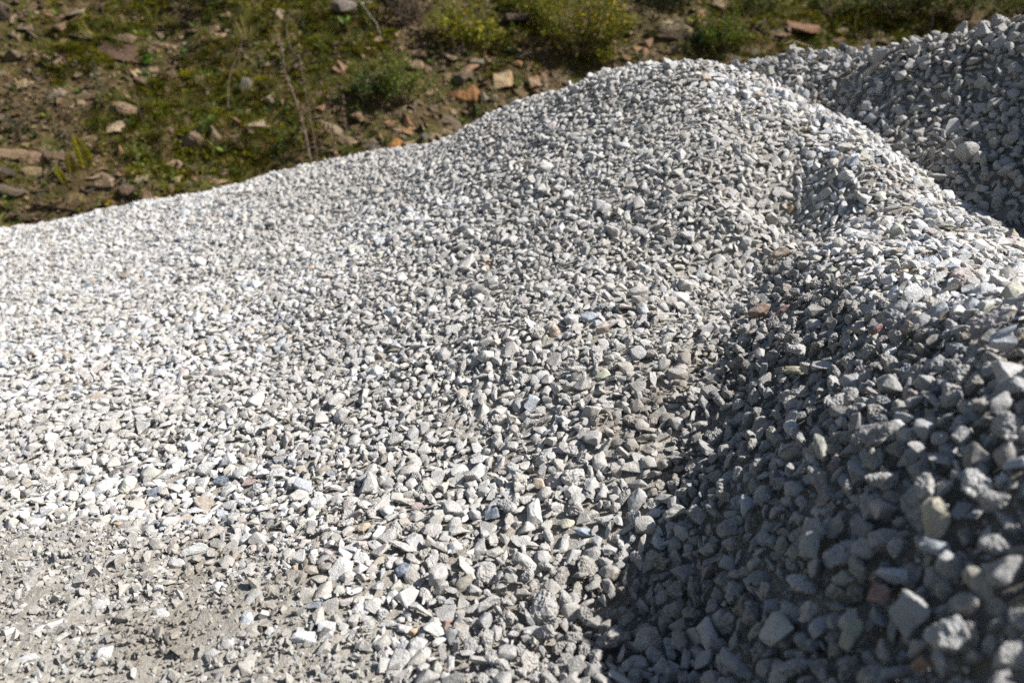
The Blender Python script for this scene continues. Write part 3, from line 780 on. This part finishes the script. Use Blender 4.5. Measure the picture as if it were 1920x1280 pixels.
def bank_pick(n, dens):
    x = RNG.uniform(-5.6, 5.4, n); y = RNG.uniform(5.9, 11.5, n)
    u, v, t = bank_px(x, y)
    ok = (u > -250) & (u < 2170) & (v > -160) & (v < 520) & (RNG.random(n) < dens(x, y, u, v)) & (bank_h(x, y) > heap_fn(x, y)+.02)
    return x[ok], y[ok], u[ok], v[ok], t[ok]
def rough_rot(x, y, n, tilt=.35):
    out = np.zeros((n, 3))
    for i in range(n):
        q = bank_n(x[i], y[i])*.6 + Vector((0, 0, .5)) + Vector(RNG.normal(0, tilt, 3))
        out[i] = (Vector((0, 0, 1)).rotation_difference(q.normalized()) @ Quaternion((0, 0, 1), RNG.uniform(0, 6.28))).to_euler()
    return out
# loose stones one can tell apart, the 300 that show largest
x, y, u, v, t = bank_pick(4200, lambda x, y, u, v: .15+.6*(1-moss_amount(x, y))+.5*scree_amount(u, v))
s = RNG.lognormal(math.log(.085), .45, len(x))*(1+.25*scree_amount(u, v))
clear = np.array([np.min(np.hypot(BR[:, 0]-a, BR[:, 1]-b)-BR[:, 2]*.8) for a, b in zip(x, y)]) > s*.3
x, y, u, v, t, s = (q[clear] for q in (x, y, u, v, t, s))
vis = (u > 0) & (u < 1920) & (v > 2) & (v < np.interp(u, [0, 300, 600, 900, 1230, 1400, 1920], [425, 370, 300, 210, 105, 115, 25]))
order = np.argsort(-np.where(vis, s/t, 0)); big = order[:300]; small = order[300:]
rot = rough_rot(x, y, len(x))
tin = ROCKPAL[RNG.choice(8, len(x), p=ROCKW)]*RNG.normal(1, .12, (len(x), 1))
shp = RNG.integers(0, 8, len(x)); z = bank_h(x, y)
for i in big:
    o = bpy.data.objects.new('stone', (ROCKS if RNG.random() < .6 else ROCKS_C)[shp[i]]); link(o, HILL)
    o.location = (x[i], y[i], z[i]+s[i]*.05); o.rotation_euler = rot[i]; o.scale = [s[i]*.5*q for q in RNG.uniform(.85, 1.15, 3)]
    o['tint'] = [float(q) for q in tin[i]]
xs_, ys_, us_, vs_, ts_ = bank_pick(48000, lambda x, y, u, v: .10+.7*(1-moss_amount(x, y))+.4*scree_amount(u, v))
ss_ = RNG.lognormal(math.log(.036), .5, len(xs_))
xr = np.concatenate([x[small], xs_]); yr = np.concatenate([y[small], ys_]); sr = np.concatenate([s[small], ss_]); n = len(xr)
tr = ROCKPAL[RNG.choice(8, n, p=ROCKW)]*RNG.normal(.95, .18, (n, 1))
tag(scatter('rubble', np.stack([xr, yr, bank_h(xr, yr)+sr*.06], -1), rough_rot(xr, yr, n, .5), sr[:, None]*.5*RNG.uniform(.8, 1.2, (n, 3)),
        RNG.integers(0, 8, n), tr, ROCKS_C), 'brown and tan stone chips littering the bank')

# ------------------------------------------------------------------ the bank: green
def leaf_material(name, sat=1.0):
    k = NB(name); tint = k.new('ShaderNodeAttribute', attribute_type='INSTANCER', attribute_name='tint')
    geo = k.new('ShaderNodeNewGeometry'); isl = geo.outputs['Random Per Island']
    col = k.mix(1.0, tint.outputs['Color'], k.ramp(isl, [(0, (.6, .62, .6)), (.5, (1, 1, 1)), (.85, (1.35, 1.25, 1.0)), (1, (1.9, 1.5, .9))]), 'MULTIPLY')
    k.b.inputs['Roughness'].default_value = .6
    tr = k.new('ShaderNodeBsdfTranslucent'); k.val(tr.inputs[0], col)
    ms = k.new('ShaderNodeMixShader'); ms.inputs[0].default_value = .3
    k.done(col); out = k.n['Material Output']
    k.link(k.b.outputs[0], ms.inputs[1]); k.link(tr.outputs[0], ms.inputs[2]); k.link(ms.outputs[0], out.inputs[0])
    return k.m
M_LEAF = leaf_material('leaf')
def plain_tint(name, rough=.85):
    k = NB(name); tint = k.new('ShaderNodeAttribute', attribute_type='INSTANCER', attribute_name='tint')
    tc = k.new('ShaderNodeTexCoord'); a = k.noise(tc.outputs['Object'], 30, 3, .6)
    return k.done(k.mix(1.0, tint.outputs['Color'], k.ramp(a, [(.3, (.7, .7, .7)), (.7, (1.25, 1.22, 1.2))]), 'MULTIPLY'), None, rough)
M_STEM = plain_tint('dry_stem'); M_PETAL = plain_tint('petal', .6)

def blade(V, F, base, d, L, w, bend=.3):
    d = Vector(d).normalized(); side = d.cross(Vector((random.gauss(0, 1), random.gauss(0, 1), .2))).normalized()*w
    mid = base + d*L*.55 + Vector((0, 0, -bend*L*.1)); tip = base + d*L + Vector((0, 0, -bend*L*.4))
    i = len(V); V += [base-side*.6, base+side*.6, mid+side, mid-side, tip]; F += [(i, i+1, i+2, i+3), (i+3, i+2, i+4)]
def leaf(V, F, base, d, L, w, nrm=None):
    d = Vector(d).normalized(); nrm = Vector(nrm) if nrm is not None else Vector((random.gauss(0, .6), random.gauss(0, .6), 1))
    side = d.cross(nrm)
    if side.length < 1e-3: side = Vector((1, 0, 0))
    side = side.normalized()*w; up = side.cross(d).normalized()*w*.35
    i = len(V)
    V += [base, base+d*L*.35+side+up, base+d*L*.75+side*.7+up*.6, base+d*L, base+d*L*.75-side*.7+up*.6, base+d*L*.35-side+up, base+d*L*.5]
    F += [(i, i+1, i+6), (i+1, i+2, i+6), (i+2, i+3, i+6), (i+3, i+4, i+6), (i+4, i+5, i+6), (i+5, i, i+6)]
def tube(V, F, pts, r0, r1, sides=5):
    n = len(pts); i0 = len(V)
    for k, p in enumerate(pts):
        d = (pts[min(k+1, n-1)]-pts[max(k-1, 0)]).normalized()
        a = d.cross(Vector((.3, .9, .1))).normalized(); b = d.cross(a); r = r0+(r1-r0)*k/(n-1)
        for s in range(sides):
            t = 2*math.pi*s/sides; V.append(p+a*math.cos(t)*r+b*math.sin(t)*r)
    for k in range(n-1):
        for s in range(sides):
            q = i0+k*sides; F.append((q+s, q+(s+1) % sides, q+sides+(s+1) % sides, q+sides+s))
    F.append(tuple(i0+(n-1)*sides+s for s in range(sides)))

# moss cushions, grass, litter (nobody could count them)
def tuft_mesh(name, seed, nb, rad, L, w, spread):
    random.seed(seed); V, F = [], []
    for _ in range(nb):
        a, r = random.uniform(0, 6.283), rad*math.sqrt(random.random())
        b = Vector((math.cos(a)*r, math.sin(a)*r, -.1*L+ (1-(r/rad)**2)*L*.35))
        blade(V, F, b, (math.cos(a)*spread*random.random(), math.sin(a)*spread*random.random(), 1), L*random.uniform(.5, 1.1), w)
    return pydata(name, V, F, M_LEAF)
MOSS = [tuft_mesh('moss_shape', 20+k, 90, 1.0, .5, .07, 1.0) for k in range(4)]
GRASS = [tuft_mesh('grass_shape', 40+k, 26, .28, 1.0, .018, .9) for k in range(5)]
HERB = []
for k in range(4):
    random.seed(60+k); V, F = [], []
    for _ in range(9):
        a = random.uniform(0, 6.283); d = Vector((math.cos(a), math.sin(a), random.uniform(.2, 1.1)))
        leaf(V, F, d*.15, d, random.uniform(.5, 1.0), random.uniform(.16, .28))
    HERB.append(pydata('ground_herb_shape', V, F, M_LEAF))
LITTER = []
for k in range(3):
    random.seed(90+k); V, F = [], []; leaf(V, F, Vector((-.5, 0, .05)), (1, 0, .1), 1, .22+.1*k); LITTER.append(pydata('litter_shape', V, F, M_STEM))

def green(name, n, dens, size, sig, meshes, pal, label, lift=0., tilt=.25):
    x, y, u, v, t = bank_pick(n, dens); m = len(x)
    s = RNG.lognormal(math.log(size), sig, m)
    pal = np.array(pal); c = pal[RNG.integers(0, len(pal), m)]*RNG.normal(1, .15, (m, 1))
    o = scatter(name, np.stack([x, y, bank_h(x, y)+lift*s], -1), rough_rot(x, y, m, tilt), s[:, None]*RNG.uniform(.8, 1.2, (m, 3)), RNG.integers(0, len(meshes), m), np.clip(c, .003, 1), meshes)
    tag(o, label, kind='stuff'); return o
green('moss', 46000, lambda x, y, u, v: moss_amount(x, y)**1.3*.7, .042, .35, MOSS, [(.11,.112,.006),(.08,.09,.006),(.145,.13,.008),(.05,.058,.006),(.085,.065,.01)], 'olive and yellow-green moss cushions on the bank', -.05)
green('grass', 20000, lambda x, y, u, v: sstep(.42, .62, fbm(x*1.6+9, y*1.6, 87, 3))*.35*(.25+moss_amount(x, y))+.35*np.exp(-((u-530)/90)**2-((v-290)/45)**2), .085, .4, GRASS, [(.085,.11,.02),(.14,.13,.035),(.06,.085,.018),(.17,.14,.06)], 'short rough grass growing between the stones of the bank')
green('leaf_litter', 22000, lambda x, y, u, v: .45+0*x, .035, .4, LITTER, [(.13,.08,.04),(.08,.05,.028),(.19,.13,.07),(.055,.036,.024)], 'dry brown leaf litter strewn over the bank', .1, .5)
green('ground_herbs', 5200, lambda x, y, u, v: .10+.55*sstep(.5, .64, fbm(x*1.9-5, y*1.9, 93, 3)), .045, .4, HERB, [(.06,.11,.02),(.09,.13,.025),(.045,.085,.022),(.13,.14,.02)], 'low green herbs creeping over the bank', 0, .2)

def bank_at(u, v):
    p, t = hit(u, v, bank_h, 4, 16, 2400); p[2] = float(bank_h(p[0], p[1])); return p, t/FPX

def bush(u, v, wpx, hpx, nstem, nleaf, L, col, scol, label, name='bush', flowers=0, fcol=(.5,.36,.03), seed=1, upright=1.0, group='bushes growing on the bank'):
    """u, v: where the bush stands (foot); wpx, hpx: its breadth and height in the photograph"""
    random.seed(seed); p, k = bank_at(u, v); w, h = wpx*k/2, hpx*k
    root = empty(name, p); tag(root, label, 'bush', group)
    SV, SF, LV, LF, PV, PF = [], [], [], [], [], []
    for i in range(nstem):
        a = random.uniform(0, 6.283); r = math.sqrt(random.random()); hh = h*(1-.5*r*r)*random.choice((random.uniform(.35, .8), random.uniform(.7, 1.2)))
        b = Vector((math.cos(a)*w*r*.35, math.sin(a)*w*r*.3, -.03)); e = Vector((math.cos(a)*w*r*random.uniform(.7, 1.25), math.sin(a)*w*r*.8, hh))
        m = b.lerp(e, .5)+Vector((math.cos(a)*w*.12*upright, math.sin(a)*w*.12, h*.12))+Vector((random.gauss(0, .03), random.gauss(0, .03), random.gauss(0, .03)))
        pts = [b*(1-t)**2+m*2*t*(1-t)+e*t*t for t in (0, .2, .4, .6, .8, 1)]
        tube(SV, SF, pts, .006, .002, 4)
        for q in range(int(1.25*nleaf*random.uniform(.5, 1.4))//nstem):
            t = random.random()**.75*.88+.12; c = b*(1-t)**2+m*2*t*(1-t)+e*t*t
            j = Vector((random.gauss(0, 1), random.gauss(0, 1), random.gauss(0, .8)))*.034*(.5+w)
            d = Vector((random.gauss(0, 1), random.gauss(0, 1), random.gauss(.25, .6)))
            leaf(LV, LF, c+j, d, L*random.uniform(.5, 1.05), L*random.uniform(.18, .3))
        if flowers and i < flowers:
            for q in range(5):
                c = e*random.uniform(.6, 1)+Vector((random.gauss(0, .05), random.gauss(0, .05), random.gauss(0, .05)))
                for z_ in range(5):
                    an = z_*1.2566; leaf(PV, PF, c, (math.cos(an), math.sin(an), .4), .024, .011)
    s = mesh_obj('stem', pydata('stem', SV, SF, M_STEM), root); s['tint'] = list(scol)
    l = mesh_obj('crown', pydata('crown', LV, LF, M_LEAF), root); l['tint'] = list(col)
    if PV:
        f = mesh_obj('blossom', pydata('blossom', PV, PF, M_PETAL), root); f['tint'] = list(fcol)
    return root
BRN = (.10, .07, .045)
bush(875, 92, 150, 100, 34, 1500, .045, (.15,.155,.012), BRN, 'loose yellow-green bush above the rust-red slab on the bank', flowers=10, seed=3)
bush(1000, 45, 110, 80, 24, 1100, .04, (.10,.11,.014), BRN, 'small olive bush filling the gap left of the large yellow-flowered bush', seed=16)
bush(1085, 100, 230, 135, 70, 3800, .045, (.12,.13,.012), BRN, 'large bush with yellow blossoms behind the hump', flowers=46, seed=4)
bush(1350, 96, 120, 78, 36, 1900, .04, (.09,.12,.015), BRN, 'rounded green bush between the hump and the rear heap', seed=5)
bush(1325, 92, 60, 46, 20, 1000, .03, (.022,.05,.024), BRN, 'small dark blue-green bush in front of the rounded green one', seed=6)
bush(745, 190, 120, 96, 26, 1300, .04, (.085,.125,.016), BRN, 'dark green leafy bush left of the rust-red slab', seed=7)
bush(690, 190, 70, 60, 20, 700, .035, (.055,.085,.02), BRN, 'thin green bush at the left edge of the dark leafy one', seed=17)
bush(770, 40, 100, 70, 40, 500, .035, (.06,.05,.028), (.09,.07,.055), 'dry brown twiggy bush near the top of the bank', seed=8)
bush(1820, 36, 240, 90, 50, 2600, .045, (.07,.085,.014), BRN, 'olive bush behind the crest of the rear heap', seed=9)
bush(1915, 22, 170, 70, 36, 1700, .04, (.06,.075,.012), BRN, 'dark olive bush at the right end of the rear heap crest', seed=18)
bush(1690, 30, 130, 80, 30, 1500, .04, (.03,.05,.014), BRN, 'dark green bush left of the olive one behind the rear heap', seed=10)
bush(1240, 18, 130, 60, 30, 1300, .04, (.025,.034,.012), BRN, 'very dark bush at the top of the bank behind the ledge slab', seed=11)
bush(1125, 122, 54, 44, 16, 500, .035, (.17,.17,.016), BRN, 'small bright yellow-green bush touching the crest of the hump', seed=12)
bush(1420, 30, 110, 60, 26, 900, .04, (.08,.10,.02), BRN, 'thin green bush left of the large pinkish slab', seed=13)
bush(1570, 28, 150, 50, 26, 700, .04, (.055,.085,.02), BRN, 'low patchy green bush above the slabs behind the rear heap', seed=14)
bush(385, 12, 100, 40, 20, 700, .04, (.04,.075,.02), BRN, 'low green bush at the top of the bank left of the blue-grey slab', seed=15)

def fern(u, v, hpx, lean, col, label, seed):
    random.seed(seed); p, k = bank_at(u, v); h = hpx*k
    root = empty('fern', p); tag(root, label, 'fern', 'yellowing ferns on the slate pile')
    V, F = [], []; pts = [Vector((lean*h*t*t, -.08*h*t, h*t)) for t in np.linspace(0, 1, 9)]
    tube(V, F, pts, .005, .002, 4); s = mesh_obj('stem', pydata('stem', V, F, M_STEM), root); s['tint'] = [.16, .11, .03]
    V, F = [], []
    for q in range(3, 34):
        t = q/34; c = Vector((lean*h*t*t, -.08*h*t, h*t)); L = h*.26*math.sin(math.pi*min(1, (t*.93+.12)))**.7*(1.15-t*.55)
        for sd_ in (-1, 1): leaf(V, F, c, (sd_, -.15, .32), L*random.uniform(.85, 1.1), L*.13, (0, -1, .4))
    f = mesh_obj('frond', pydata('frond', V, F, M_LEAF), root); f['tint'] = list(col)
fern(165, 322, 74, -.22, (.22,.20,.012), 'tall bright yellow fern frond standing on the slate pile', 1)
fern(138, 330, 50, -.05, (.15,.13,.012), 'shorter olive-yellow fern frond beside the tall yellow one', 2)
fern(122, 348, 38, -.45, (.24,.22,.015), 'small yellow fern frond drooping at the foot of the other two', 3)

def stalk(u, v, path, r, label, col=(.17,.125,.095), fluff=0, seed=1):
    """path: points in photograph pixels relative to the foot"""
    random.seed(seed); p, k = bank_at(u, v)
    root = empty('dry_stalk', p); tag(root, label, 'dry stalk', 'dry stalks standing on the bank')
    V, F = [], []; pts = [Vector((dx*k, -.10*abs(dy)*k, -dy*k)) for dx, dy in [(0, 4)]+path]
    fine = []
    for a, b in zip(pts[:-1], pts[1:]): fine += [a.lerp(b, q/3)+Vector((random.gauss(0, .004), random.gauss(0, .004), 0)) for q in range(3)]
    fine.append(pts[-1]); tube(V, F, fine, r, r*.45, 5)
    s = mesh_obj('stem', pydata('stem', V, F, M_STEM), root); s['tint'] = list(col)
    if fluff:
        V, F = [], []
        for c in fine[2:]:
            for _ in range(fluff):
                d = Vector((random.gauss(0, 1), random.gauss(0, 1), random.gauss(.4, .7))); leaf(V, F, c+Vector((0, 0, random.gauss(0, .03))), d, .035, .006)
        f = mesh_obj('seed_head', pydata('seed_head', V, F, M_STEM), root); f['tint'] = [q*1.1 for q in col]; f['kind'] = 'stuff'
stalk(585, 312, [(-6,-60),(-22,-130),(-34,-170),(-36,-215)], .010, 'tall thick dried flower stalk curving left beside the green grass', fluff=14, seed=1)
stalk(597, 310, [(-4,-60),(-10,-120),(-18,-200)], .004, 'thin dried stalk just right of the tall thick one', fluff=2, seed=2)
stalk(548, 98, [(-8,-40),(4,-75),(22,-98),(34,-112)], .006, 'bent grey twig arching to the right at the top of the bank', (.15,.125,.10), seed=3)
stalk(428, 205, [(4,-40),(18,-75),(36,-105),(46,-130)], .006, 'curved dry twig leaning over the round grey boulder', (.22,.16,.115), seed=4)
stalk(628, 300, [(0,-50),(-4,-90),(4,-130)], .005, 'brown dried weed with a ragged head right of the tall stalks', (.12,.085,.06), 12, 5)
stalk(652, 296, [(2,-40),(-4,-80),(0,-105)], .005, 'second brown dried weed, shorter and nearer the ochre stones', (.12,.085,.06), 12, 6)
stalk(268, 225, [(-8,-50),(-16,-95),(-22,-130)], .004, 'thin dark stem rising from the moss below the black hollow', (.10,.075,.055), 3, 7)
stalk(715, 70, [(-8,-24),(-26,-48),(-44,-70)], .006, 'grey twig leaning left at the edge of the dry brown bush', (.27,.245,.21), seed=8)
stalk(853, 68, [(0,-30),(2,-60),(2,-90)], .005, 'upright grey twig in the loose yellow-green bush', (.30,.27,.20), seed=9)
stalk(1745, 60, [(0,-20),(-1,-50),(-2,-80)], .005, 'thin straight grey stem behind the rear heap crest', (.23,.20,.17), seed=10)
stalk(1602, 66, [(-1,-20),(0,-50),(-1,-90)], .004, 'very thin straight stem left of the grey one behind the rear heap', (.2,.17,.12), seed=11)
stalk(1455, 84, [(30,-6),(60,2),(85,10)], .005, 'pale straw stalk lying across the foot of the bank', (.42,.34,.22), seed=12)
stalk(950, 225, [(-30,-4),(-62,16),(-90,30)], .005, 'pale straw stalk lying along the crest below the rust-red slab', (.36,.28,.15), seed=13)

def weed(u, v, hpx, nl, L, col, name, label, group, seed, lean=0.0):
    random.seed(seed); p, k = bank_at(u, v); h = hpx*k
    root = empty(name, p); tag(root, label, 'plant', group)
    V, F, LV, LF = [], [], [], []
    for q in range(max(1, nl//12)):
        e = Vector((random.gauss(lean, .18)*h, random.gauss(0, .15)*h, h*random.uniform(.7, 1.05)))
        pts = [e*t+Vector((0, 0, 0)) for t in (0, .33, .66, 1)]; tube(V, F, pts, .004, .0015, 4)
        for j in range(min(nl, 12)):
            t = .15+.85*j/11; an = j*2.4+q; leaf(LV, LF, e*t, (math.cos(an), math.sin(an), .35), L*(1.15-.5*t)*random.uniform(.8, 1.1), L*.2)
    s = mesh_obj('stem', pydata('stem', V, F, M_STEM), root); s['tint'] = [.12, .09, .05]
    l = mesh_obj('leaf', pydata('leaf', LV, LF, M_LEAF), root); l['tint'] = list(col); l['kind'] = 'stuff'
weed(272, 128, 24, 24, .09, (.07,.16,.025), 'leafy_plant', 'bright green broad-leaved plant beside the dark brown block', 'leafy plants on the bank', 1)
weed(268, 150, 22, 14, .08, (.05,.11,.03), 'leafy_plant', 'smaller broad-leaved plant below the bright green one', 'leafy plants on the bank', 2)
weed(895, 222, 26, 26, .06, (.06,.13,.03), 'leafy_plant', 'fresh green seedling in the scree under the rust-red slab', 'leafy plants on the bank', 3)
weed(110, 338, 30, 20, .06, (.24,.24,.02), 'leafy_plant', 'lime yellow leafy plant left of the ferns', 'leafy plants on the bank', 4)
weed(10, 345, 26, 14, .05, (.26,.21,.02), 'leafy_plant', 'yellow-leaved sprig at the left end of the slate pile', 'leafy plants on the bank', 5)
weed(14, 400, 34, 16, .06, (.11,.19,.03), 'leafy_plant', 'round-leaved light green plant low on the slate pile', 'leafy plants on the bank', 6)
weed(206, 395, 26, 14, .06, (.32,.24,.015), 'leafy_plant', 'golden-leaved sprig just above the white crest', 'leafy plants on the bank', 7)
weed(378, 268, 52, 24, .06, (.07,.12,.03), 'leafy_plant', 'green stem growing up in front of the two touching boulders', 'leafy plants on the bank', 8)
weed(340, 235, 30, 22, .05, (.07,.13,.03), 'leafy_plant', 'small green shoot above the broad grey-brown boulder', 'leafy plants on the bank', 9)
import re
SEEN = {}
def beside(lab, u, v):
    best = sorted(BANK_ROCKS, key=lambda r: (r[0]-u)**2+(2*(r[1]-v))**2)
    for r in best:
        short = re.split(r' (?:with|on|beside|above|at|in|of|near|under|lying|leaning|left|right|roofing|standing|upright|high|low|just|among|behind|close|against|tilted|touching|sloping|half|below|higher|between|where|to)\b|,', r[8])[0]
        du, dv = u-r[0], v-r[1]
        side = ('right of' if du > 0 else 'left of') if abs(du) > abs(dv)*1.2 else ('below' if dv > 0 else 'above')
        l = f'{lab} {side} the {short}'
        if len(l.split()) <= 16 and l not in SEEN and len([b for b in BANK_ROCKS if b[8].startswith(short)]) == 1:
            SEEN[l] = 1; return l
    return lab
wl = [('slender stem with yellow leaves', (.13,.15,.022), [(245,345,50),(282,352,60),(300,338,70),(262,318,60),(330,350,48),(352,322,56),(388,330,40),(402,300,44),(230,376,44),(195,300,60),(285,300,66),(310,368,40),(262,372,40),(180,405,36),(150,408,34)]),
      ('dull bluish leafy stem', (.035,.06,.034), [(60,250,52),(105,255,48),(88,215,52),(188,170,60),(197,200,56),(45,270,40),(20,250,36),(240,240,44),(140,235,44),(70,395,40),(125,400,38),(40,420,34)]),
      ('low green mossy sprig', (.06,.10,.022), [(345,115,28),(420,120,30),(470,95,26),(505,60,26),(400,45,24),(310,140,26),(570,60,30),(600,105,34),(625,60,28),(660,90,36),(690,60,30),(540,215,26),(490,130,24),(610,230,30),(590,270,34),(560,280,40),(640,200,36),(672,225,34),(520,290,38),(480,305,36)]),
      ('green sprig under the bushes', (.075,.10,.02), [(800,80,36),(830,110,34),(910,115,40),(935,95,34),(960,70,36),(885,125,30),(1190,60,34),(1180,100,30),(1290,100,24),(1440,70,26),(1530,80,26),(1600,50,24),(1650,50,26),(1480,100,20),(1410,108,22)])]
for lab, col, spots in wl:
    for i, (u, v, h) in enumerate(spots):
        lab_ = beside(lab, u, v-h*.4)
        weed(u, v, h, 12 if i % 3 else 24, .05, [c*random.uniform(.8, 1.25) for c in col], 'weed', lab_, lab.replace('stem', 'stems').replace('sprig', 'sprigs')+' on the bank', 200+i+len(lab))
